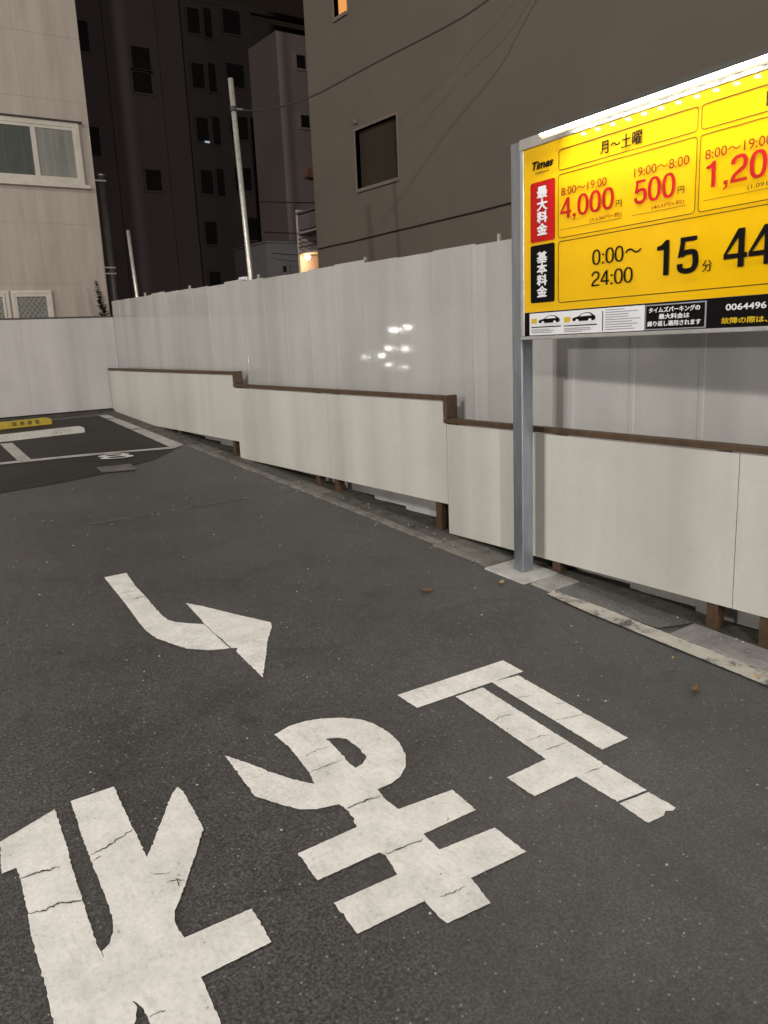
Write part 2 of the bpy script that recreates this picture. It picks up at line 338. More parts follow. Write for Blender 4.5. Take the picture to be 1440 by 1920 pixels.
# ---- gutter strip along the fence
gut = bpy.data.objects.new('gutter', None); COL.objects.link(gut); tag(gut, kind='structure')
def ground_slab(name, x0, x1, y0, y1, h, mat, parent, dz=0.0, jit=0.0, bev=0.006):
    bm = bmesh.new(); V = []
    for z in (-0.04, h):
        for (x, y) in ((x0, y0), (x1, y0), (x1, y1), (x0, y1)):
            V.append(bm.verts.new((x + random.uniform(-jit, jit), y + random.uniform(-jit, jit), gz(x, y, z + dz))))
    for f in ((3,2,1,0),(4,5,6,7),(0,1,5,4),(1,2,6,5),(2,3,7,6),(3,0,4,7)): bm.faces.new([V[i] for i in f])
    bmesh.ops.bevel(bm, geom=list(bm.edges), offset=bev, segments=1, affect='EDGES')
    me = bpy.data.meshes.new(name); bm.to_mesh(me); bm.free()
    return obj(name, me, mat, parent)
def edge_x(y):
    pts = [(-3, 3.49), (1.9, 3.51), (3.0, 3.525), (3.55, 3.56), (4.0, 3.59), (5.0, 3.64), (8.6, 3.67), (13, 3.67)]
    for (a, xa), (b, xb) in zip(pts, pts[1:]):
        if a <= y <= b: return xa + (xb-xa)*(y-a)/(b-a)
    return 3.6
y = 3.95; i = 0
while y < 9.2:
    L = 0.6; xe = edge_x(y+0.3)
    ground_slab('gutter_lip', xe, xe+0.075, y, y+L-0.006, 0.014 + random.uniform(-.002, .004), M_['gutter_lip'] if 'gutter_lip' in M_ else M_['concrete'], gut, jit=0.004)
    ground_slab('gutter_slab', xe+0.08, 3.885, y + random.uniform(0, .01), y+L-0.012, random.choice((0.004, 0.006, 0.003)), M_['gutter'] if i % 4 else M_['concrete_dirty'], gut, jit=0.004)
    y += L; i += 1
while y < 12.6:
    ground_slab('gutter_slab', 3.70, 3.885, y, y+0.59, 0.005, M_['gutter'], gut, jit=0.004); y += 0.6
# concrete pads around the sign post
ground_slab('concrete_pad', 3.565, 3.885, 3.56, 3.94, 0.012, M_['concrete_pale'], gut, jit=0.006, bev=0.008)
ground_slab('concrete_pad', 3.60, 3.885, 3.375, 3.55, 0.010, M_['concrete'], gut, jit=0.006, bev=0.008)
# asphalt filler, then concrete gutter bottom nearer to the street
tag(ground_sheet('gutter_filler', [[(3.665, 2.62), (3.88, 2.55), (3.885, 3.36), (3.62, 3.365)]], M_['gutter_filler'], gut, lift=0.006), kind=None)
yy = 2.55
while yy > -2.4:
    ground_slab('gutter_slab', 3.665, 3.885, yy-0.6, yy-0.008, 0.007, M_['concrete_dirty2'], gut, jit=0.004); yy -= 0.6
# flat dark strip on the ground at the foot of the fence
y = -2.4
while y < 12.7:
    ground_slab('foot_strip', 3.890, 4.04, y, y+1.19, 0.006, M_['foot_dark'], gut, jit=0.004, bev=0.003); y += 1.2

# ================================================================== ROAD MARKINGS
def marking(name, label, cat, loops, mat=M_['paint'], lift=0.008, seed=0, parent=None):
    o = ground_sheet(name, loops, mat, parent, lift=lift, seed=seed)
    if parent is None: tag(o, label, cat)
    return o
def group_marking(name, label, cat, at, group=None):
    t = thing(name, label, cat, (at[0], at[1], gz(*at)), 0, group)
    return t
def under(parent, o):            # keep the world position when parenting
    o.parent = parent; o.matrix_parent_inverse = Matrix.Translation(-Vector(parent.location)); return o
def crack(parent, pts, w=0.005, seed=0, lift=0.0064):
    rnd = random.Random(seed); P = []
    for a, b in zip(pts, pts[1:]):
        for k in range(6): P.append(Vector(a).lerp(Vector(b), k/6))
    P.append(Vector(pts[-1])); Lf = []; Rt = []
    for i, q in enumerate(P):
        d = (P[min(i+1, len(P)-1)] - P[max(i-1, 0)]).normalized(); nr = Vector((-d.y, d.x))
        s = math.sin(math.pi*(i+0.6)/(len(P)+0.2)); ww = w*(0.25+0.75*s)*rnd.uniform(0.4, 1.3)/2
        q = q + nr*rnd.uniform(-0.004, 0.004)
        Lf.append(q+nr*ww); Rt.append(q-nr*ww)
    V = [(q.x, q.y, gz(q.x, q.y, lift)) for q in Lf+Rt]; n = len(P)
    me = mesh('crack', V, [(i+n, i+n+1, i+1, i) for i in range(n-1)])
    return under(parent, obj('crack', me, M_['crack']))
to = group_marking('road_character', 'large white painted kanji of straight bars, nearest the sign post', 'road marking', (2.35, 2.3), 'painted characters on the asphalt')
for nm, lp in (('top_bar', to_bar), ('short_stroke', to_short), ('long_stroke', to_long), ('end_stroke', to_foot)):
    under(to, ground_sheet(nm, [lp], M_['paint'], None, 0.004, seed=len(nm)))
ma_t = group_marking('road_character', 'large white painted hiragana with a closed loop and two cross bars', 'road marking', (1.45, 2.3), 'painted characters on the asphalt')
under(ma_t, ground_sheet('stroke', [ma, ma_hole], M_['paint'], None, 0.004, seed=31))
re_t = group_marking('road_character', 'large white painted hiragana cut off by the photo\'s bottom left corner', 'road marking', (0.55, 2.3), 'painted characters on the asphalt')
under(re_t, ground_sheet('stroke', [re_a], M_['paint'], None, 0.004, seed=41))
under(re_t, ground_sheet('stroke', [re_b], M_['paint'], None, 0.0050, seed=42))
ar_t = group_marking('road_arrow', 'white painted bent arrow turning right on the asphalt', 'road marking', (1.6, 4.4))
under(ar_t, ground_sheet('shaft', [arrow_shaft], M_['paint'], None, 0.004, seed=51))
under(ar_t, ground_sheet('arrow_head', [arrow_head], M_['paint'], None, 0.004, seed=52))
for i, c in enumerate(CRACKS):
    par = re_t if i < 9 else ma_t if i < 15 else to if i < 22 else ar_t
    crack(par, c, 0.0065 if i in (0, 1, 2, 11, 12, 22) else 0.0035, seed=i)

bay = group_marking('parking_bay_line', 'white painted outline of the parking bay by the back wall', 'road marking', (2.8, 9.5))
under(bay, ground_sheet('front_line', [[(3.64, 9.372), (3.45, 9.262), (2.97, 9.403), (2.284, 9.545), (1.80, 9.622), (0.0, 9.88), (0.0, 9.98), (1.956, 9.725), (2.537, 9.62), (3.21, 9.44), (3.46, 9.385)]], M_['paint_old'], None, 0.009, seed=61))
under(bay, ground_sheet('side_line', [[(3.54, 12.4), (3.675, 12.36), (3.655, 9.40), (3.47, 9.392)]], M_['paint_old'], None, 0.009, seed=62))
under(bay, ground_sheet('side_line', [[(1.88, 10.95), (2.02, 10.93), (1.968, 9.735), (1.83, 9.752)]], M_['paint_old'], None, 0.009, seed=63))
for pts in ([(3.49, 12.05), (3.60, 11.98), (3.70, 11.9)], [(3.45, 10.9), (3.6, 10.86), (3.68, 10.85)]):
    crack(bay, pts, 0.05, seed=5, lift=0.012)

# ================================================================== text helper
def text_mesh(body, fit, bold=0.0, shear=0.0, spacing=1.0):
    """text as a flat mesh in x,y fitted to (x0,x1,y0,y1)"""
    cu = bpy.data.curves.new('txt', 'FONT'); cu.body = body; cu.offset = bold; cu.shear = shear
    cu.space_character = spacing; cu.resolution_u = 4; cu.fill_mode = 'FRONT'
    o = bpy.data.objects.new('txt', cu); COL.objects.link(o)
    dg = bpy.context.evaluated_depsgraph_get(); dg.update()
    me = bpy.data.meshes.new_from_object(o.evaluated_get(dg))
    bpy.data.objects.remove(o); bpy.data.curves.remove(cu)
    xs = [v.co.x for v in me.vertices]; ys = [v.co.y for v in me.vertices]
    x0, x1, y0, y1 = fit; a, b, c, d = min(xs), max(xs), min(ys), max(ys)
    for v in me.vertices:
        v.co = (x0 + (v.co.x-a)/(b-a)*(x1-x0), y0 + (v.co.y-c)/(d-c)*(y1-y0), 0)
    me.name = 'lettering'; return me

# bay number, read from the aisle
num = text_mesh('8', (-0.18, 0.18, -0.14, 0.14), 0.0)
for v in num.vertices:
    x = 2.775 + v.co.x; yv = 9.26 - 0.2*v.co.x + v.co.y
    v.co = (x, yv, gz(x, yv, 0.011))
tag(obj('bay_number', num, M_['paint']), 'small white painted number in front of the bay line', 'road marking')
tag(ground_sheet('faded_patch', [[(2.421, 8.812), (2.778, 8.754), (2.739, 8.421), (2.397, 8.512)]], M_['paint_faded'], None, 0.010, seed=71), 'faded grey painted rectangle below the bay number', 'road marking')
ck = group_marking('chalk_line', 'thin broken pale line across the asphalt beyond the arrow', 'road marking', (2.4, 6.69))
for a_ in range(13):
    xa = 1.75 + a_*0.112; ya = 6.69 - 0.05*max(0, (xa-2.4)/0.6)
    under(ck, ground_sheet('dash', [[(xa, ya), (xa+0.05+0.05*random.random(), ya-0.004), (xa+0.08, ya+0.012), (xa+0.005, ya+0.014)]], M_['paint_faint'], None, 0.008, seed=80+a_))
tag(ground_sheet('edge_line', [[(3.505, -2.4), (3.505, 1.2), (3.51, 1.9), (3.516, 2.3), (3.523, 3.01), (3.548, 3.345), (3.625, 3.365), (3.650, 2.95), (3.640, 2.75), (3.640, 2.38), (3.645, 1.97), (3.645, -2.4)]], M_['paint_worn'], None, 0.010, seed=73), 'worn off-white painted line along the gutter edge', 'road marking')

# ================================================================== STEEL FENCE (upper, white)
fence = thing('steel_fence', 'tall glossy white steel panel fence along the right side of the lot', 'fence', (4.05, 5.0, gz(4.05, 5.0)))
def fence_panel(y0, y1, z0, z1, seed):
    rnd = random.Random(seed); w = y1-y0; dx = rnd.uniform(-0.0012, 0.0012)
    prof = [(0.0, 0.0), (0.010, -0.0022), (0.035, -0.0022), (0.045, 0.0), (w*0.33, -0.0003), (w*0.5, -0.0004), (w*0.67, -0.0003), (w-0.010, 0.0), (w+0.0005, 0.0)]
    V = []; n = len(prof)
    for zf in (0.0, 0.33, 0.66, 1.0):
        bow = -0.0008*math.sin(math.pi*zf)*rnd.uniform(0.2, 1)
        for (a, b) in prof: V.append((4.05 + b + dx + bow, y0 + a, z0 + (z1-z0)*zf))
    F = [(j*n+i+1, j*n+i, (j+1)*n+i, (j+1)*n+i+1) for j in range(3) for i in range(n-1)]
    me = mesh('panel', V, F)
    bm = bmesh.new(); bm.from_mesh(me)
    r = bmesh.ops.extrude_face_region(bm, geom=list(bm.faces))
    bmesh.ops.translate(bm, verts=[e for e in r['geom'] if isinstance(e, bmesh.types.BMVert)], vec=(0.012, 0, 0))
    bmesh.ops.recalc_face_normals(bm, faces=bm.faces); bm.to_mesh(me); bm.free()
    return me
PW = 0.468
k = 0; y = 4.517 + 17*PW
y = 4.517 - 14*PW
while y < 12.70:
    y1 = min(y+PW, 12.80); ym = (y+y1)/2
    top = 2.492 + max(0, ym-5.5)*0.0095 + random.uniform(-0.008, 0.008) + (0.012 if k % 5 == 2 else 0)
    under(fence, obj('panel', fence_panel(y, y1, gz(4.05, ym, 0.012), top, k), M_['fence'])); y = y1; k += 1
for yy in (4.296, 5.94, 7.94, 9.8, 11.4, 2.4):
    under(fence, box('pin', (4.072, 4.092, yy-0.012, yy+0.012, 2.2, 2.492 + max(0, yy-5.5)*0.0095 + 0.045), M_['galv_pole']))
for zz in (0.9, 2.2):
    under(fence, obj('back_rail', tube_mesh('back_rail', [(4.115, -2.0, zz), (4.115, 12.78, zz)], 0.022, 8), M_['galv_pole']))
yy = -1.2
while yy < 12.7:
    under(fence, obj('back_post', tube_mesh('back_post', [(4.16, yy, gz(4.16, yy)-0.1), (4.16, yy, 2.42)], 0.022, 8), M_['galv_pole'])); yy += 1.8

# ================================================================== BOARD BARRIER (lower, cream with brown rail)
bar = thing('board_barrier', 'low stepped cream board barrier with brown rail in front of the fence', 'barrier', (3.9, 5.0, gz(3.9, 5.0)))
def board(y0, y1, z0, z1):
    m = boxes_mesh('board', [(3.880, 3.898, y0+0.002, y1-0.002, z0, z1)], 0.002)
    under(bar, obj('board', m, M_['board']))
def rail(y0, y1, z):
    under(bar, box('rail', (3.868, 3.925, y0, y1, z-0.026, z+0.010), M_['rust_brown'], None, 0.004))
board(-2.2, 0.50, 0.372, 1.215); board(0.50, 2.318, 0.372, 1.215); board(2.318, 4.68, 0.372, 1.215)
board(4.68, 6.38, 0.600, 1.382); board(6.38, 8.31, 0.600, 1.382)
board(8.31, 10.30, 0.785, 1.517); board(10.30, 12.78, 0.785, 1.517)
rail(-2.2, 4.70, 1.250); rail(4.706, 8.33, 1.417); rail(8.336, 12.78, 1.551)
for yy, top in ((2.45, 1.21), (2.14, 1.21), (0.5, 1.21), (-1.2, 1.21), (3.6, 1.21), (4.83, 1.2), (8.50, 1.35), (6.33, 1.38), (6.67, 1.38), (10.15, 1.51), (10.45, 1.51)):
    under(bar, box('post', (3.905, 3.975, yy-0.035, yy+0.035, gz(3.94, yy)-0.05, top), M_['rust_brown'], None, 0.003))
for yy, top, lo in ((4.682, 1.428, 1.264), (8.312, 1.562, 1.431)):
    under(bar, box('step_post', (3.872, 3.975, yy-0.022, yy+0.022, lo, top), M_['rust_brown'], None, 0.003))
    under(bar, box('post', (3.905, 3.975, yy-0.035, yy+0.035, gz(3.94, yy)-0.05, lo-0.002), M_['rust_brown'], None, 0.003))

# ================================================================== BACK WALL
bw = thing('back_wall', 'white panel wall closing the far end of the lot', 'wall', (0, 12.85, gz(0, 12.85)))
x = 4.046; i = 0
while x > -9:
    w = 1.35; x0 = x-w
    under(bw, obj('panel', boxes_mesh('panel', [(x0+0.0006, x-0.0006, 12.80, 12.84, 0.945, 2.318)], 0.0006), M_['backwall'])); x = x0; i += 1
under(bw, box('cap', (-9, 4.045, 12.79, 12.86, 2.320, 2.342), M_['dark_trim'], None, 0.003))
under(bw, box('foot_strip', (-9, 3.99, 12.70, 12.90, 0.5, 0.925), M_['foot_dark'], None, 0.01))  # dark kerb under the wall panels

# ================================================================== WHEEL STOPS
def wheel_stop(name, label, x0, x1, y0, depth, h, mat, parent=None):
    t = thing(name, label, 'wheel stop', ((x0+x1)/2, y0+depth/2, gz((x0+x1)/2, y0)))
    V = []
    for x_, in_ in ((x0, 0), (x0+0.06, 1), (x1-0.06, 1), (x1, 0)):
        g0 = gz(x_, y0, 0.006); hh = h if in_ else h*0.72
        V += [(x_, y0, g0-0.02), (x_, y0+0.02, g0+hh), (x_, y0+depth-0.03, g0+hh), (x_, y0+depth, g0-0.02)]
    F = [(0, 1, 2, 3), (15, 14, 13, 12)]
    for s in range(3):
        for e in range(4): F.append((s*4+(e+1) % 4, s*4+e, s*4+4+e, s*4+4+(e+1) % 4))
    me = mesh('block', V, F); bm = bmesh.new(); bm.from_mesh(me); bmesh.ops.recalc_face_normals(bm, faces=bm.faces)
    bmesh.ops.bevel(bm, geom=list(bm.edges), offset=0.008, segments=2, affect='EDGES'); bm.to_mesh(me); bm.free()
    under(t, obj('block', me, mat)); return t
wheel_stop('wheel_stop', 'white painted wheel stop bar across the bay at the back', 1.1, 2.97, 11.1, 0.14, 0.085, M_['paint_old'])
ys = wheel_stop('wheel_stop', 'yellow bar with dark marks lying at the foot of the back wall', 0.9, 2.80, 12.10, 0.12, 0.095, M_['yellow_stop'])
for j, xc in enumerate((2.30, 2.40, 2.50, 2.60)):
    g0 = gz(xc, 12.1, 0.006)
    under(ys, obj('printed_mark', mesh('printed_mark', [(xc-0.028, 12.103, g0+0.025), (xc+0.026, 12.103, g0+0.022), (xc+0.03, 12.114, g0+0.075), (xc-0.026, 12.114, g0+0.078)], [(0, 1, 2, 3)]), M_['black_mark']))

# ================================================================== PRICE SIGN
TH = R_(-94.0); SO = Vector((3.689, 3.693, gz(3.689, 3.693)))
sign = thing('parking_price_sign', 'yellow parking price board on a grey steel post with a lit strip lamp', 'sign', SO, TH)
TILT = 0.009
def S(u, z, d=0.0): return (u, -d, z + TILT*u - SO.z)          # d: distance in front of the board face
def splate(name, u0, u1, z0, z1, d, mat, r=0.0, parent=sign, thick=0.0):
    pts = []
    if r > 0:
        for (cu, cz, a0) in ((u1-r, z1-r, 0), (u0+r, z1-r, 90), (u0+r, z0+r, 180), (u1-r, z0+r, 270)):
            for q in range(5): a = R_(a0+q*22.5); pts.append((cu+r*math.cos(a), cz+r*math.sin(a)))
    else: pts = [(u1, z1), (u0, z1), (u0, z0), (u1, z0)]
    n = len(pts); V = [S(a, b, d) for a, b in pts]; F = [tuple(range(n))]
    if thick:
        V += [S(a, b, d-thick) for a, b in pts]
        F += [(i, i+n, (i+1) % n+n, (i+1) % n) for i in range(n)]
    me = mesh(name, V, F); bm = bmesh.new(); bm.from_mesh(me); bmesh.ops.recalc_face_normals(bm, faces=bm.faces)
    f = max(bm.faces, key=lambda f: f.calc_area())
    bm.normal_update()
    if not thick and f.normal.y > 0: bmesh.ops.reverse_faces(bm, faces=bm.faces)
    bm.to_mesh(me); bm.free()
    return obj(name, me, mat, parent)
def sline(name, pts, w, d, mat, closed=True, parent=sign):
    """printed outline of constant width"""
    n = len(pts); V = []; F = []
    for i in range(n):
        a = Vector(pts[(i-1) % n] if closed or i else pts[i]); b = Vector(pts[i]); c = Vector(pts[(i+1) % n] if closed or i < n-1 else pts[i])
        t = ((b-a).normalized() if (b-a).length > 1e-9 else Vector((0, 0))) + ((c-b).normalized() if (c-b).length > 1e-9 else Vector((0, 0)))
        t.normalize(); nr = Vector((-t.y, t.x))*w/2
        V += [S(*(b+nr), d), S(*(b-nr), d)]
    for i in range(n if closed else n-1):
        j = (i+1) % n; F.append((2*i, 2*i+1, 2*j+1, 2*j))
    return obj(name, mesh(name, V, F), mat, parent)
def rrect(u0, u1, z0, z1, r):
    pts = []
    for (cu, cz, a0) in ((u1-r, z1-r, 0), (u0+r, z1-r, 90), (u0+r, z0+r, 180), (u1-r, z0+r, 270)):
        for q in range(5): a = R_(a0+q*22.5); pts.append((cu+r*math.cos(a), cz+r*math.sin(a)))
    return pts
def stext(body, u0, u1, z0, z1, mat, bold=0.0, shear=0.0, d=0.006, parent=sign, spacing=1.0):
    me = text_mesh(body, (u0, u1, z0, z1), bold, shear, spacing)
    for v in me.vertices: v.co = S(v.co.x, v.co.y, d)
    return obj('lettering', me, mat, parent)
def sbox(name, u0, u1, z0, z1, d0, d1, mat, bevel=0.003, parent=sign):
    me = boxes_mesh(name, [(u0, u1, -d1, -d0, z0-SO.z, z1-SO.z)], bevel)
    for v in me.vertices: v.co.z += TILT*v.co.x
    return obj(name, me, mat, parent)

def _sup(cx, cz, a, b, n=2.5, k=40):
    out = []
    for i in range(k):
        t = 2*math.pi*i/k; c, q = math.cos(t), math.sin(t)
        out.append((cx + a*math.copysign(abs(c)**(2/n), c), cz + b*math.copysign(abs(q)**(2/n), q)))
    return out
def _strip(path, t):
    P = [Vector(p) for p in path]; F_ = []
    for i in range(len(P)-1):                                    # smooth the centre line
        p0, p1, p2, p3 = P[max(i-1, 0)], P[i], P[i+1], P[min(i+2, len(P)-1)]
        for k in range(4):
            u = k/4; F_.append(0.5*((2*p1)+(p2-p0)*u+(2*p0-5*p1+4*p2-p3)*u*u+(3*p1-p0-3*p2+p3)*u**3))
    F_.append(P[-1]); L = []; Rr = []
    for i, q in enumerate(F_):
        d = (F_[min(i+1, len(F_)-1)]-F_[max(i-1, 0)]).normalized(); nr = Vector((-d.y, d.x))*t/2
        L.append(tuple(q+nr)); Rr.append(tuple(q-nr))
    return L + Rr[::-1]
def glyph(ch, t):
    """outline loops of one sign numeral in a box one unit high: (advance, [layers of loops])"""
    v = t*0.86
    if ch == '0': return 0.62, [[_sup(0.28, 0.5, 0.28, 0.515), _sup(0.28, 0.5, 0.28-t, 0.515-v, 2.3)]]
    if ch == '1': return 0.62, [[[(0.25+t, 0), (0.25+t, 1), (0.25+t*0.3, 1), (0.19, 0.885), (0.06, 0.845), (0.06, 0.845-v*0.85), (0.25, 0.845-v*0.85), (0.25, 0)]]]
    if ch == '2':
        return 0.62, [[_strip([(t/2, 0.69), (0.08, 0.83), (0.17, 0.925), (0.28, 1.01-v/2), (0.41, 0.93), (0.55-t/2, 0.80), (0.55-t/2, 0.69), (0.45, 0.55), (0.30, 0.42), (0.15, 0.29), (0.085, 0.17), (0.065, 0.06)], t)], [[(0, 0), (0.555, 0), (0.555, v), (0, v)]]]
    if ch == '4':
        return 0.62, [[[(0.36, 0), (0.36+t, 0), (0.36+t, 0.235), (0.58, 0.235), (0.58, 0.235+v), (0.36+t, 0.235+v), (0.36+t, 1), (0.345, 1), (0.0, 0.36), (0.0, 0.235), (0.36, 0.235)], [(0.36, 0.235+v), (0.36, 0.78), (0.09, 0.235+v)]]]
    if ch == '5':
        return 0.62, [[_strip([(t/2, 0.27), (0.09, 0.13), (0.17, 0.07), (0.28, v/2-0.012), (0.42, 0.09), (0.56-t/2, 0.22), (0.56-t/2, 0.40), (0.45, 0.55), (0.31, 0.61-v/2+0.03), (0.20, 0.56), (0.11, 0.49)], t)], [[(0.02, 0.44), (0.02+t*0.95, 0.47), (0.10+t*0.8, 1.0-v*0.5), (0.10, 1.0-v*0.5)]], [[(0.085, 1.0-v), (0.52, 1.0-v), (0.52, 1.0), (0.085, 1.0)]]]
    if ch == ',': return 0.30, [[[(0.06, 0), (0.06+t*1.1, 0), (0.06+t*1.1, t*1.1), (0.06, t*1.1)]], [[(0.06+t*0.6, 0.02), (0.06+t*1.1, 0.02), (0.06+t*0.9, -0.12), (0.05, -0.20), (0.05, -0.15), (0.06+t*0.5, -0.09)]]]
    if ch == ':': return 0.28, [[[(0.06, 0), (0.06+t*1.15, 0), (0.06+t*1.15, t*1.15), (0.06, t*1.15)]], [[(0.06, 0.55), (0.06+t*1.15, 0.55), (0.06+t*1.15, 0.55+t*1.15), (0.06, 0.55+t*1.15)]]]
def snum(body, u0, u1, z0, z1, mat, t=0.13, d=0.006):
    """row of sign numerals between u0..u1, digits z0..z1 high; one part per numeral"""
    tot = sum(glyph(c, t)[0] for c in body) - 0.06; kx = (u1-u0)/tot; kz = z1-z0; x = 0.0
    for c in body:
        adv, layers = glyph(c, t); V = []; F = []
        for li, loops in enumerate(layers):
            me = fill_polys('digit', loops); i0 = len(V)
            V += [S(u0+(x+v.co.x)*kx, z0+v.co.y*kz, d+li*0.0006) for v in me.vertices]
            F += [tuple(i0+i for i in p.vertices) for p in me.polygons]
        me = mesh('digit', V, F)
        bm = bmesh.new(); bm.from_mesh(me); bm.normal_update()
        bmesh.ops.reverse_faces(bm, faces=[f for f in bm.faces if f.normal.y > 0]); bm.to_mesh(me); bm.free()
        obj('digit', me, mat, sign); x += adv
W = 2.26
post = obj('post', boxes_mesh('post', [(-0.092, -0.002, 0.0, 0.092, -0.05, 2.975-SO.z)], 0.006), M_['galv'], sign)
obj('post', boxes_mesh('post', [(W+0.002, W+0.092, 0.0, 0.092, -0.45, 2.975-SO.z)], 0.006), M_['galv'], sign)
sbox('cabinet', 0.0, W, 1.838, 2.925, -0.085, -0.004, M_['alu'], 0.003)
sbox('top_bar', 0.0, W, 2.918, 2.978, -0.085, 0.012, M_['alu'])
sbox('bottom_bar', 0.0, W, 1.822, 1.842, -0.085, 0.010, M_['alu'])
sbox('side_bar', 0.0, 0.030, 1.843, 2.917, -0.085, 0.008, M_['alu'])
sbox('side_bar', W-0.030, W, 1.843, 2.917, -0.085, 0.008, M_['alu'])
splate('yellow_panel', 0.031, W-0.031, 1.985, 2.916, 0.0, M_['s_yellow'])
splate('black_strip', 0.031, W-0.031, 1.844, 1.9835, 0.001, M_['s_black'])
# printed boxes
b1 = [(0.326, 1.250, 2.750, 2.858), (1.271, 2.19, 2.750, 2.858), (0.323, 1.250, 2.386, 2.727), (1.269, 2.19, 2.386, 2.727), (0.324, 2.19, 2.028, 2.366)]
for (a, b, c, d_) in b1: sline('border_line', rrect(a, b, c, d_, 0.018), 0.0045, 0.003, M_['s_line'])
for (a, b, zz) in ((0.335, 0.798, 2.430), (0.864, 1.200, 2.430), (1.295, 1.66, 2.433), (1.75, 2.15, 2.433)):
    sline('underline', [(a, zz), (b, zz)], 0.0022, 0.003, M_['s_line'], False)
rp = splate('red_plate', 0.088, 0.296, 2.386, 2.720, 0.003, M_['s_red'], 0.014)
bp = splate('black_plate', 0.087, 0.294, 2.038, 2.369, 0.003, M_['s_black'], 0.014)
def thicken(me, w):
    """heavier print: the same flat glyph laid again a hair to each side"""
    V0 = [v.co.copy() for v in me.vertices]; F0 = [tuple(p.vertices) for p in me.polygons]; V = []; F = []
    for k, (dx, dz) in enumerate(((0, 0), (w, 0), (-w, 0), (0, w*0.6), (0, -w*0.6))):
        i0 = len(V); V += [(v.x+dx, v.y-0.0004*k, v.z+dz) for v in V0]; F += [tuple(i0+i for i in f) for f in F0]
    mats = list(me.materials); me.clear_geometry(); me.from_pydata(V, [], F); me.update()
def vtext(chars, u0, u1, ztop, zbot, mat, parent):
    h = (ztop-zbot)/len(chars)
    for i, ch in enumerate(chars):
        o = stext(ch, u0, u1, ztop-(i+1)*h+h*0.05, ztop-i*h-h*0.04, mat, 0.0, parent=parent)
        thicken(o.data, 0.0042)
vtext('最大料金', 0.150, 0.234, 2.692, 2.420, M_['s_white'], rp)
vtext('基本料金', 0.149, 0.232, 2.330, 2.068, M_['s_white'], bp)
B, RD = M_['s_black'], M_['s_red']
stext('Times', 0.106, 0.283, 2.789, 2.835, B, 0.03, 0.25)
stext('PARKING', 0.135, 0.247, 2.763, 2.775, M_['s_line'], 0.012)
thicken(stext('月〜土曜', 0.642, 0.922, 2.768, 2.835, B, 0.0).data, 0.0012)
stext('日・祝', 1.60, 1.86, 2.768, 2.835, B, 0.004)
stext('8:00〜19:00', 0.349, 0.689, 2.610, 2.653, M_['s_red_dk'], 0.004)
snum('4,000', 0.342, 0.741, 2.488, 2.596, RD, 0.135)
stext('円', 0.756, 0.797, 2.487, 2.521, B, 0.008)
stext('(3,636円+税)', 0.570, 0.797, 2.436, 2.462, M_['s_red_dk'], 0.006)
stext('19:00〜8:00', 0.876, 1.211, 2.612, 2.656, M_['s_red_dk'], 0.004)
snum('500', 0.879, 1.134, 2.482, 2.594, RD, 0.135)
stext('円', 1.150, 1.188, 2.487, 2.521, B, 0.008)
stext('(455円+税)', 0.994, 1.191, 2.436, 2.460, M_['s_red_dk'], 0.006)
stext('8:00〜19:00', 1.300, 1.640, 2.612, 2.655, M_['s_red_dk'], 0.004)
snum('1,200', 1.300, 1.715, 2.486, 2.600, RD, 0.14)
stext('円', 1.735, 1.775, 2.487, 2.521, B, 0.008)
stext('(1,091円+税)', 1.528, 1.755, 2.440, 2.466, M_['s_line'], 0.006)
snum('0:00', 0.592, 0.815, 2.212, 2.290, B, 0.11)
stext('〜', 0.826, 0.936, 2.243, 2.270, B, 0.006)
snum('24:00', 0.588, 0.880, 2.099, 2.176, B, 0.11)
snum('15', 1.022, 1.283, 2.114, 2.282, B, 0.15)
stext('分', 1.306, 1.364, 2.109, 2.163, B, 0.008)
snum('440', 1.422, 1.80, 2.114, 2.284, B, 0.15)
stext('円', 1.83, 1.89, 2.109, 2.163, B, 0.008)
# printed notices on the black strip
st = splate('notice_sticker', 0.076, 0.965, 1.848, 1.977, 0.003, M_['s_white'])
splate('divider', 0.672, 0.678, 1.855, 1.963, 0.005, B, parent=st)
CAR = [(0, .30), (.02, .52), (.12, .60), (.28, .68), (.42, .93), (.60, 1.0), (.80, .95), (.93, .72), (1.0, .62), (1.0, .30), (.90, .22), (.10, .22)]
WIN = [(.34, .66), (.45, .88), (.60, .93), (.76, .90), (.86, .68)]
for (a, b, c, d_) in ((0.158, 0.338, 1.905, 1.960), (0.442, 0.620, 1.903, 1.962)):
    for nm, pl, dd, mt in (('car_print', CAR, 0.0050, B), ('car_window_print', WIN, 0.0065, M_['s_white'])):
        me = mesh(nm, [S(a+(b-a)*p_[0], c+(d_-c)*p_[1], dd) for p_ in pl], [tuple(range(len(pl)))]); obj(nm, me, mt, st)
    for wf in (0.22, 0.78):
        pts = [(a+(b-a)*wf+0.014*math.cos(t*math.pi/4), c+(d_-c)*0.22+0.012*math.sin(t*math.pi/4)) for t in range(8)]
        obj('car_wheel_print', mesh('w', [S(*p_, 0.0065) for p_ in pts], [tuple(range(8))]), M_['s_white'], st)
for (a, b, c, d_) in ((0.095, 0.141, 1.918, 1.946), (0.376, 0.424, 1.914, 1.943)): splate('gold_square', a, b, c, d_, 0.005, M_['s_gold'], parent=st)
for (a, b, zz) in ((0.095, 0.350, 1.895), (0.375, 0.633, 1.893)): splate('ground_print', a, b, zz-0.003, zz+0.003, 0.005, B, parent=st)
rr = random.Random(3)
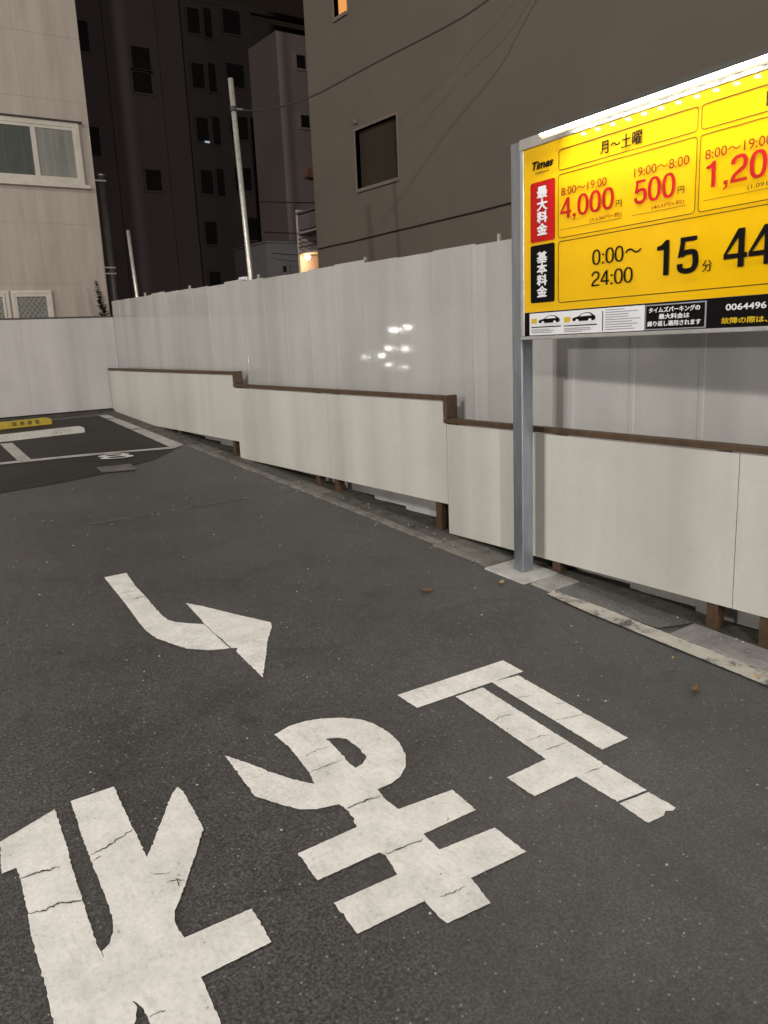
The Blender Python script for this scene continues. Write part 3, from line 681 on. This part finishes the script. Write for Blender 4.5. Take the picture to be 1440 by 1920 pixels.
for (a, b, zs) in ((0.095, 0.34, (1.880, 1.871, 1.862)), (0.375, 0.63, (1.878, 1.869, 1.860)), (0.695, 0.94, (1.966, 1.953, 1.940, 1.927, 1.914, 1.901, 1.888, 1.875, 1.862))):
    for zz in zs:
        e = a + (b-a)*rr.uniform(0.55, 1.0); splate('small_print', a, e, zz-0.0022, zz+0.0022, 0.005, M_['s_grey'], parent=st)
lb = splate('notice_frame', 0.969, 1.340, 1.848, 1.975, 0.003, M_['s_grey'])
splate('notice_face', 0.975, 1.331, 1.854, 1.969, 0.0045, B, parent=lb)
for o_ in (stext('タイムズパーキングの', 0.995, 1.305, 1.934, 1.960, M_['s_white'], 0.0, parent=lb),
    stext('最大料金は', 1.06, 1.245, 1.901, 1.926, M_['s_white'], 0.0, parent=lb),
    stext('繰り返し適用されます', 0.988, 1.312, 1.866, 1.892, M_['s_white'], 0.0, parent=lb)): thicken(o_.data, 0.0014)
stext('0064496', 1.447, 1.656, 1.922, 1.952, M_['s_white'], 0.02)
thicken(stext('故障の際は、コールセンターへ', 1.428, 2.05, 1.862, 1.890, M_['s_gold'], 0.0).data, 0.0014)
# strip lamp along the top
lamp = sbox('lamp_housing', 0.30, W-0.10, 2.935, 2.965, 0.060, 0.135, M_['duct'], 0.004)
for ub in (0.5, 1.2, 1.95): sbox('lamp_bracket', ub-0.015, ub+0.015, 2.940, 2.958, 0.0125, 0.060, M_['alu'], 0.002)
sbox('lamp_tube', 0.31, W-0.11, 2.925, 2.9345, 0.117, 0.133, M_['led_bar'], 0.002, parent=lamp)
sbox('lamp_lip', 0.305, W-0.105, 2.912, 2.9345, 0.112, 0.115, M_['s_line'], 0.0, parent=lamp)
for i in range(15):
    u = 0.632 + (i-3)*0.1065
    if u > 0.35: sbox('led', u-0.010, u+0.010, 2.926, 2.934, 0.084, 0.100, M_['led_dot'], 0.0, parent=lamp)

# ================================================================== LEFT BUILDING
lbd = thing('tan_building', 'pale tan panelled building with sliding window behind the back wall', 'building', (-1.0, 18.0, gz(0, 14)))
under(lbd, box('wall', (-9.0, 4.376, 14.003, 24.0, 0.4, 13.0), M_['wall_left']))
def facade_panels(parent, x0, x1, zs, y, mat, w):
    x = x1
    while x > x0:
        for z0, z1 in zip(zs, zs[1:]):
            under(parent, obj('wall_panel', boxes_mesh('wall_panel', [(max(x-w, x0)+0.002, x-0.002, y, y+0.03, z0+0.002, z1-0.002)], 0.0015), mat))
        x -= w
facade_panels(lbd, -0.5, 4.38, (0.9, 1.9, 2.9, 3.82, 4.74, 5.66, 6.58, 7.50, 8.42, 9.34), 13.998, M_['wall_left'], 0.97)
def sliding_window(parent, x0, x1, z0, z1, y, panes, mats, fw_=0.07, name='window'):
    fr = under(parent, obj(name, boxes_mesh('window_frame', [(x0, x1, y-0.05, y-0.003, z1-fw_, z1), (x0, x1, y-0.05, y-0.003, z0, z0+fw_), (x0, x0+fw_, y-0.05, y-0.003, z0+fw_+0.001, z1-fw_-0.001), (x1-fw_, x1, y-0.05, y-0.003, z0+fw_+0.001, z1-fw_-0.001)], 0.0), M_['alu_pale']))
    n = len(panes)
    for i, (a, b) in enumerate(panes):
        o = obj('pane', boxes_mesh('pane', [(a, b, y-0.022, y-0.016, z0+fw_, z1-fw_)]), mats[i], fr)
        sd = obj('sash', boxes_mesh('sash', [(a-0.001, a+0.035, y-0.040, y-0.024, z0+fw_+0.002, z1-fw_-0.002), (b-0.035, b+0.001, y-0.040, y-0.024, z0+fw_+0.002, z1-fw_-0.002), (a+0.036, b-0.036, y-0.040, y-0.024, z1-fw_-0.045, z1-fw_-0.002), (a+0.036, b-0.036, y-0.040, y-0.024, z0+fw_+0.002, z0+fw_+0.035)]), M_['alu_pale'], fr)
    return fr
wnd = sliding_window(lbd, 2.30, 4.20, 4.42, 5.34, 13.998, [(2.37, 3.50), (3.501, 4.13)], [M_['curtain_dark'], M_['curtain_light']])
for nm, bb, mt in (('window_hood', (2.26, 4.25, 13.90, 13.995, 5.343, 5.362), M_['dark_trim']), ('window_sill', (2.26, 4.27, 13.90, 13.995, 4.365, 4.418), M_['alu_pale'])):
    o = obj(nm, boxes_mesh(nm, [bb], 0.004), mt, wnd)
lw = sliding_window(lbd, 1.8, 2.83, 1.75, 2.80, 13.998, [(1.86, 2.77)], [M_['wired']], 0.05)
lw2 = sliding_window(lbd, 2.86, 3.47, 1.75, 2.80, 13.998, [(2.91, 3.42)], [M_['wired']], 0.05)

# duct beside the building corner
dct = thing('drain_duct', 'grey vertical duct pipe beside the tan building corner', 'pipe', (4.65, 14.5, gz(4.65, 14.5)))
under(dct, obj('pipe', tube_mesh('pipe', [(4.645, 14.5, 0.7), (4.640, 14.5, 4.68)], 0.062, 14), M_['duct']))
under(dct, obj('cap', tube_mesh('cap', [(4.64, 14.5, 4.681), (4.64, 14.5, 4.715)], 0.070, 14), M_['alu']))
for zz in (3.10, 3.20, 4.60): under(dct, box('clamp', (4.375, 4.70, 14.425, 14.436, zz-0.012, zz+0.012), M_['alu']))

# weed growing on top of the back wall
pl = thing('weed', 'thin dark weed stalk growing at the building corner above the wall', 'plant', (4.06, 13.3, 2.0))
stem = [(4.075, 13.3, 0.9), (4.07, 13.3, 2.2), (4.06, 13.29, 2.45), (4.03, 13.3, 2.65), (4.00, 13.31, 2.90)]
under(pl, obj('stem', tube_mesh('stem', stem, 0.007, 6, 0.002), M_['leaf']))
V = []; F = []; rl = random.Random(9)
for q in range(420):
    t = rl.random()**0.9; z = 2.22 + 0.67*t; cx = 4.068 - 0.07*max(0, (z-2.3)/0.6)
    a = rl.uniform(0, 6.28); Ls = (0.125-0.085*t)*rl.uniform(0.5, 1.2); d = Vector((math.cos(a), math.sin(a)*0.8, rl.uniform(-0.1, 0.6))).normalized()
    p = Vector((cx, 13.3, z)); sd = d.cross(Vector((0, 0, 1))).normalized()*Ls*0.30; i0 = len(V)
    V += [p, p+d*Ls*0.5+sd, p+d*Ls, p+d*Ls*0.5-sd]; F.append((i0, i0+1, i0+2, i0+3))
lv = under(pl, obj('leaves', mesh('leaves', V, F), M_['leaf'])); lv['kind'] = 'stuff'

# ================================================================== RIGHT BUILDING
def wall_x(name, X, y0, y1, z0, z1, openings, depth, mat, parent):
    """wall facing -X with openings (y0,y1,z0,z1) and reveals"""
    ys = sorted({y0, y1, *[o[0] for o in openings], *[o[1] for o in openings]}); zs = sorted({z0, z1, *[o[2] for o in openings], *[o[3] for o in openings]})
    V = []; F = []
    def quad(*p): i = len(V); V.extend(p); F.append((i, i+1, i+2, i+3))
    for a, b in zip(ys, ys[1:]):
        for c, d in zip(zs, zs[1:]):
            if any(o[0] <= a and b <= o[1] and o[2] <= c and d <= o[3] for o in openings): continue
            quad((X, b, c), (X, a, c), (X, a, d), (X, b, d))
    for (a, b, c, d) in openings:
        quad((X, a, c), (X, b, c), (X+depth, b, c), (X+depth, a, c)); quad((X, b, d), (X, a, d), (X+depth, a, d), (X+depth, b, d))
        quad((X, a, d), (X, a, c), (X+depth, a, c), (X+depth, a, d)); quad((X, b, c), (X, b, d), (X+depth, b, d), (X+depth, b, c))
    quad((X, y1, z0), (X, y1, z1), (X+12, y1, z1), (X+12, y1, z0)); quad((X, y0, z1), (X, y0, z0), (X+12, y0, z0), (X+12, y0, z1))
    quad((X, y1, z1), (X, y0, z1), (X+12, y0, z1), (X+12, y1, z1))
    return under(parent, obj(name, mesh(name, V, F), mat))
rb = thing('brown_building', 'large plain brown-grey building with one dark window beyond the fence', 'building', (12.0, 4.0, gz(5, 4)))
wall_x('wall', 6.5, -6.0, 10.70, 0.3, 15.0, [(8.64, 9.57, 3.80, 4.53), (9.61, 9.93, 5.985, 6.9), (2.5, 3.4, 6.3, 7.2)], 0.10, M_['wall_right'], rb)
def win_x(parent, X, y0, y1, z0, z1, mat, fr=M_['wall_right_reveal'], name='window', proud=True, t=0.03):
    w = under(parent, obj(name, boxes_mesh('window_frame', [(X-0.012 if proud else X+0.01, X+0.07, y1, y1+t, z0-t, z1+t), (X-0.012 if proud else X+0.01, X+0.07, y0-t, y0, z0-t, z1+t), (X-0.012 if proud else X+0.01, X+0.07, y0, y1, z1, z1+t), (X-0.03 if proud else X+0.01, X+0.07, y0, y1, z0-t*1.4, z0)]), fr))
    o = obj('pane', boxes_mesh('pane', [(X+0.072, X+0.085, y0-0.01, y1+0.01, z0-0.01, z1+0.01)]), mat, w)
    return w
win_x(rb, 6.5, 8.64, 9.57, 3.80, 4.53, M_['brownpane'])
tag(win_x(rb, 6.5, 9.61, 9.93, 5.985, 6.9, M_['warm_window']), 'small window glowing orange at the top edge')
win_x(rb, 6.5, 2.5, 3.4, 6.3, 7.2, M_['brownpane'])
under(rb, box('wall_vent', (6.46, 6.498, 9.49, 9.55, 4.61, 4.67), M_['wall_right_reveal'], None, 0.004))
def cable(name, label, p, q, sag, r, n=24, wob=0.0, parent=None, seed=1):
    rnd = random.Random(seed); pts = []
    for i in range(n+1):
        t = i/n; a = Vector(p).lerp(Vector(q), t); a.z -= sag*4*t*(1-t) + (rnd.uniform(-wob, wob) if 0 < i < n else 0); pts.append(a)
    o = obj(name, tube_mesh(name, pts, r, 6), M_['cable'])
    if parent is None: tag(o, label, 'cable')
    else: under(parent, o)
    return o
cable('wall_cable', None, (6.478, 10.66, 3.15), (6.478, 0.0, 3.37), 0.03, 0.007, wob=0.004, parent=rb)

# ================================================================== POLES AND OVERHEAD CABLE
tp = thing('steel_pole', 'tall pale steel pole behind the fence carrying a cable', 'pole', (4.22, 8.30, gz(4.2, 8.3)))
under(tp, obj('shaft', tube_mesh('shaft', [(4.2, 8.25, 0.5), (4.2, 8.36, 2.56), (4.2, 8.48, 4.60)], 0.028, 12), M_['galv_pole']))
under(tp, obj('clamp', tube_mesh('clamp', [(4.2, 8.462, 4.27), (4.2, 8.465, 4.32)], 0.036, 12), M_['dark_trim']))
under(tp, box('hook', (4.22, 4.30, 8.43, 8.45, 4.285, 4.305), M_['galv']))
under(tp, box('bracket', (4.13, 4.19, 8.40, 8.52, 2.535, 2.575), M_['s_white'], None, 0.006))
sp_ = thing('steel_pole', 'short leaning pale steel pole behind the far end of the fence', 'pole', (4.2, 12.0, gz(4.2, 12)))
under(sp_, obj('shaft', tube_mesh('shaft', [(4.2, 11.92, 0.8), (4.2, 12.07, 2.59), (4.2, 12.161, 3.516)], 0.026, 12), M_['galv_pole']))
CP = [(4.28, 8.44, 4.29), (4.45, 8.18, 4.26), (4.62, 7.60, 4.335), (5.0, 6.98, 4.45), (5.25, 6.12, 4.62), (5.5, 5.90, 4.75)]
CP = [(4.28, 8.44, 4.29), (4.5, 8.28, 4.285), (4.85, 7.97, 4.369), (5.3, 7.41, 4.606), (5.75, 6.70, 4.839), (6.0, 6.436, 5.009), (6.3, 6.1, 5.25), (6.45, 5.8, 5.5)]
under_pts = [Vector(c) for c in CP]; fine = []
for i in range(len(under_pts)-1):
    p0, p1, p2, p3 = under_pts[max(i-1, 0)], under_pts[i], under_pts[i+1], under_pts[min(i+2, len(under_pts)-1)]
    for k in range(6):
        t = k/6
        fine.append(0.5*((2*p1) + (p2-p0)*t + (2*p0-5*p1+4*p2-p3)*t*t + (3*p1-p0-3*p2+p3)*t**3))
fine.append(under_pts[-1])
tag(obj('overhead_cable', tube_mesh('overhead_cable', fine, 0.0085, 6), M_['cable']), 'sagging black cable from the tall pole to the brown building', 'cable')

# ================================================================== FAR BUILDINGS
def wall_y(name, Y, x0, x1, z0, z1, depth, mat, parent):
    return under(parent, box(name, (x0, x1, Y, Y+depth, z0, z1), mat))
def win_y(parent, Y, x0, x1, z0, z1, mat=None, fr=None):
    mat = mat or M_['darkglass']; fr = fr or M_['tower_b']
    w = under(parent, obj('window', boxes_mesh('window_frame', [(x0-0.06, x0, Y-0.05, Y-0.004, z0-0.06, z1+0.06), (x1, x1+0.06, Y-0.05, Y-0.004, z0-0.06, z1+0.06), (x0, x1, Y-0.05, Y-0.004, z1, z1+0.06), (x0, x1, Y-0.05, Y-0.004, z0-0.06, z0)]), fr))
    o = obj('pane', boxes_mesh('pane', [(x0+0.001, x1-0.001, Y-0.02, Y-0.005, z0+0.001, z1-0.001)]), mat, w)
    return w
t1 = thing('dark_tower', 'dark purplish apartment block just right of the tan building', 'building', (8.0, 31.0, gz(5, 13)))
wall_y('wall', 26.0, 2.0, 11.30, 0.5, 19.0, 10, M_['tower'], t1)
for (a, b, c, d_) in ((9.63, 10.21, 10.02, 10.66), (9.60, 10.19, 9.38, 9.98), (9.70, 10.20, 6.57, 7.18), (7.95, 8.40, 10.30, 11.10), (7.85, 8.40, 7.45, 8.25), (9.65, 10.2, 12.6, 13.4), (5.5, 6.2, 10.3, 11.1)):
    win_y(t1, 26.0, a, b, c, d_, fr=M_['tower'])
for xx in (8.9, 10.55): under(t1, box('wall_rib', (xx-0.05, xx+0.05, 25.93, 25.998, 0.8, 18.9), M_['tower']))
t2 = thing('dark_tower', 'unlit dark apartment block with rows of windows behind the tall pole', 'building', (13.5, 33.0, gz(5, 13)))
wall_y('wall', 28.0, 11.32, 14.82, 0.5, 13.05, 9, M_['tower_b'], t2)
under(t2, box('parapet', (11.32, 17.4, 27.99, 28.2, 13.06, 13.22), M_['tower_b']))
wall_y('rear_wall', 28.6, 14.83, 17.4, 0.5, 13.05, 8, M_['tower_b'], t2)
for r_ in range(4):
    zt = 12.99 - r_*1.70
    win_y(t2, 28.0, 13.72, 14.38, zt-0.75, zt); win_y(t2, 28.0, 12.42, 12.86, zt-0.95, zt-0.18); win_y(t2, 28.0, 13.02, 13.30, zt-1.0, zt-0.1)
for r_ in range(4, 6):
    zt = 12.99 - r_*1.70
    win_y(t2, 28.0, 12.42, 12.86, zt-0.95, zt-0.18); win_y(t2, 28.0, 13.9, 14.5, zt-0.75, zt)
under(t2, box('lit_fixture', (12.68, 12.86, 27.92, 27.97, 8.61, 8.67), M_['cool_spot'], None, 0.02))

md = thing('beige_block', 'narrow beige building with small dark windows left of the brown building', 'building', (13.0, 21.0, gz(5, 13)))
under(md, box('wall', (11.28, 16.5, 20.0, 21.58, 0.5, 9.57), M_['mid']))
for (a, b, c, d_) in ((11.82, 12.10, 8.76, 9.08), (11.85, 12.12, 7.33, 7.63)): win_y(md, 20.0, a, b, c, d_, fr=M_['mid'])
under(md, box('wall_box', (11.84, 12.12, 19.80, 19.995, 6.06, 6.30), M_['pink_box'], None, 0.02))

lowb = thing('low_grey_building', 'low grey building seen between the pole and the balconies', 'building', (10.0, 18.0, gz(5, 13)))
under(lowb, box('wall', (8.98, 11.2, 17.0, 18.65, 0.5, 4.00), M_['low']))
under(lowb, box('roof_edge', (8.95, 11.22, 16.97, 18.68, 4.003, 4.04), M_['low'], None, 0.004))
win_y(lowb, 17.0, 9.35, 9.46, 3.36, 3.50, fr=M_['low'])

bb_ = thing('balcony_building', 'dark building with stacked balconies and a warm bulb beside the brown wall', 'building', (9.0, 12.4, gz(5, 12.4)))
under(bb_, box('wall', (8.30, 12.0, 10.75, 12.85, 0.4, 4.62), M_['tower_b']))
under(bb_, box('side_wall', (7.45, 8.295, 12.86, 12.93, 0.4, 4.05), M_['mid']))
for zz in (3.32, 3.66, 3.99): under(bb_, box('balcony_slab', (7.40, 8.29, 10.75, 12.85, zz-0.022, zz+0.012), M_['low'] if zz < 3.9 else M_['tower_b'], None, 0.004))
for (z0, z1) in ((3.70, 3.95),): under(bb_, box('balcony_panel', (7.43, 7.47, 10.76, 12.83, z0, z1), M_['tower_b']))
for zz in (3.42, 3.49, 3.56): under(bb_, obj('balcony_bar', tube_mesh('balcony_bar', [(7.43, 10.76, zz), (7.43, 12.84, zz)], 0.010, 6), M_['dark_trim']))
wl_ = thing('bulb_lamp', 'small glowing warm bulb lamp under the lowest balcony', 'lamp', (7.48, 12.66, 3.24))
def sphere(name, c, r):
    bm = bmesh.new(); bmesh.ops.create_icosphere(bm, subdivisions=3, radius=r); bmesh.ops.translate(bm, verts=bm.verts, vec=c)
    me = bpy.data.meshes.new(name); bm.to_mesh(me); bm.free()
    for p_ in me.polygons: p_.use_smooth = True
    return me
under(wl_, obj('bulb', sphere('bulb', (7.48, 12.66, 3.245), 0.045), M_['warm_bulb']))
under(wl_, obj('holder', tube_mesh('holder', [(7.48, 12.66, 3.282), (7.48, 12.66, 3.300)], 0.018, 10), M_['dark_trim']))
ld = bpy.data.lights.new('bulb_light', 'POINT'); ld.energy = 9.0; ld.color = (1.0, 0.6, 0.28); ld.shadow_soft_size = 0.04
lo = bpy.data.objects.new('bulb_light', ld); link(lo); lo.location = (7.40, 12.60, 3.16); under(wl_, lo)
cable('street_cable', 'upper thin cable in front of the beige building', (8.9, 17.0, 4.87), (11.2, 16.2, 4.86), 0.02, 0.012)
cable('street_cable', 'lower thin cable in front of the low grey building', (8.85, 16.8, 4.20), (10.6, 16.2, 4.20), 0.03, 0.013)
cable('street_cable', 'lowest thin cable across the low grey building wall', (8.9, 16.6, 3.74), (10.5, 16.2, 3.70), 0.04, 0.009)

# ================================================================== LAMPS (one street lamp behind the camera, the others added as unseen fill)
def unseen_lamp(label, base, height, arm, power, col=(1.0, 0.90, 0.78), size=0.30):
    bx, by = base; z0 = gz(bx, by); t = thing('unseen_lamp', label, 'street lamp', (bx, by, z0), 0, 'lamps outside the picture')
    under(t, obj('pole', tube_mesh('pole', [(bx, by, z0-0.1), (bx, by, height)], 0.09, 12, 0.055), M_['galv']))
    ax, ay = arm
    under(t, obj('arm', tube_mesh('arm', [(bx, by, height-0.05), (bx+ax*0.5, by+ay*0.5, height+0.18), (bx+ax, by+ay, height+0.22)], 0.035, 8), M_['galv']))
    under(t, box('lamp_head', (bx+ax-0.32, bx+ax+0.32, by+ay-0.18, by+ay+0.18, height+0.18, height+0.30), M_['alu'], None, 0.03))
    under(t, box('lens', (bx+ax-0.26, bx+ax+0.26, by+ay-0.13, by+ay+0.13, height+0.150, height+0.178), M_['lamp_lens'], None, 0.01))
    l = bpy.data.lights.new('unseen_light', 'POINT'); l.energy = power; l.color = col; l.shadow_soft_size = size
    o = bpy.data.objects.new('unseen_light', l); link(o); o.location = (bx+ax, by+ay, height-0.25); under(t, o)
    return t
unseen_lamp('tall street lamp on the road behind the viewpoint', (-9.2, -18.2), 9.5, (0.9, 0.9), STREET_POWER, col=(1.0, 0.945, 0.88), size=0.35)
unseen_lamp('added low fill lamp, unseen, straight across the road behind the viewpoint', (1.5, -16.0), 5.0, (0.0, 1.0), ROAD_FILL_POWER, col=(1.0, 0.955, 0.91), size=0.30)
unseen_lamp('added low fill lamp, unseen, far to the left', (-13.5, 6.0), 5.2, (1.0, 0.2), SIDE_FILL_POWER, col=(1.0, 0.945, 0.88), size=0.30)
unseen_lamp('added tall fill lamp, unseen, at the left side of the lot', (-8.6, 4.0), 10.0, (1.4, 0.2), LOT_FILL_POWER, col=(1.0, 0.965, 0.92), size=0.30)

# payment machine at the left rear of the lot; its lamps glint in the glossy fence
pm_a = math.atan2(-0.812, 0.583) ; pmx, pmy = -0.35, 11.75
pm = thing('payment_machine', 'parking payment machine with small bright lamps near the back wall', 'machine', (pmx, pmy, gz(pmx, pmy)), pm_a + math.pi/2)
def pbox(name, b, mat, bev=0.01): return obj(name, boxes_mesh(name, [b], bev), mat, pm)
pz = gz(pmx, pmy)
pbox('cabinet', (-0.45, 0.45, 0.0, 0.45, 0.0, 1.30), M_['alu'], 0.02)
pbox('canopy', (-0.50, 0.50, -0.12, 0.47, 1.302, 1.36), M_['dark_trim'], 0.01)
for (a, b_, w_, h_) in ((-0.34, 1.99, 0.07, 0.04), (-0.16, 1.95, 0.075, 0.045), (-0.29, 1.62, 0.05, 0.05), (-0.05, 1.64, 0.08, 0.035), (0.11, 1.52, 0.08, 0.035), (0.38, 1.51, 0.02, 0.03), (-0.04, 1.36, 0.06, 0.03), (-0.27, 1.31, 0.03, 0.025)):
    pbox('machine_lamp', (a-w_/2, a+w_/2, -0.020, -0.002, b_-pz-h_/2, b_-pz+h_/2), M_['machine_lamp'], 0.003)

# ================================================================== SMALL LITTER
def leaf(label, x, y, L, ang, mat, curl=0.01):
    V = []; n = 7
    for i in range(n):
        t = i/(n-1); w = L*0.28*math.sin(math.pi*(0.04+0.92*t))**0.8
        for s in (-1, 0, 1):
            px = (t-0.5)*L; py = s*w; z = curl*(abs(s)*0.7 + (2*t-1)**2*0.8) + 0.006
            X = x + px*math.cos(ang)-py*math.sin(ang); Y = y + px*math.sin(ang)+py*math.cos(ang)
            V.append((X, Y, gz(X, Y, z)))
    F = [(i*3+j, i*3+j+1, i*3+j+4, i*3+j+3) for i in range(n-1) for j in range(2)]
    o = obj('fallen_leaf', mesh('leaf', V, F, True), mat)
    return tag(o, label, 'leaf', 'fallen leaves')
leaf('pale dry leaf on the asphalt beside the sign post pad', 3.46, 3.661, 0.055, 0.3, M_['dry_leaf'])
leaf('brown dry leaf on open asphalt left of the sign post', 2.994, 3.847, 0.085, -0.5, M_['dry_leaf_dark'])
leaf('dark curled leaf near the gutter line at the right edge', 3.188, 2.07, 0.06, 0.1, M_['dry_leaf_dark'], 0.02)
leaf('small tan leaf on the gutter line at the right edge', 3.55, 1.97, 0.04, 0.9, M_['dry_leaf'])
leaf('tiny tan leaf below the worn edge line', 3.40, 2.34, 0.022, 0.4, M_['dry_leaf'])
V = []; F = []; rg = random.Random(21)
for q in range(700):
    if q < 330: x = rg.uniform(3.5, 3.87); yv = rg.uniform(0.5, 11)
    else: x = rg.uniform(0.2, 3.5); yv = rg.uniform(1.2, 9)
    s = rg.choice((0.0025, 0.003, 0.004, 0.005, 0.007)); a = rg.uniform(0, 6.28); z = gz(x, yv, 0.014 if x > 3.5 else 0.002); i0 = len(V)
    for k in range(3): V.append((x+s*math.cos(a+k*2.1)*rg.uniform(.7, 1.6), yv+s*math.sin(a+k*2.1), z))
    V.append((x, yv, z+s*0.9)); F += [(i0, i0+1, i0+3), (i0+1, i0+2, i0+3), (i0+2, i0, i0+3)]
tag(obj('grit', mesh('grit', V, F), M_['concrete_pale']), 'pale grit scattered on the asphalt and gutter', 'grit', kind='stuff')
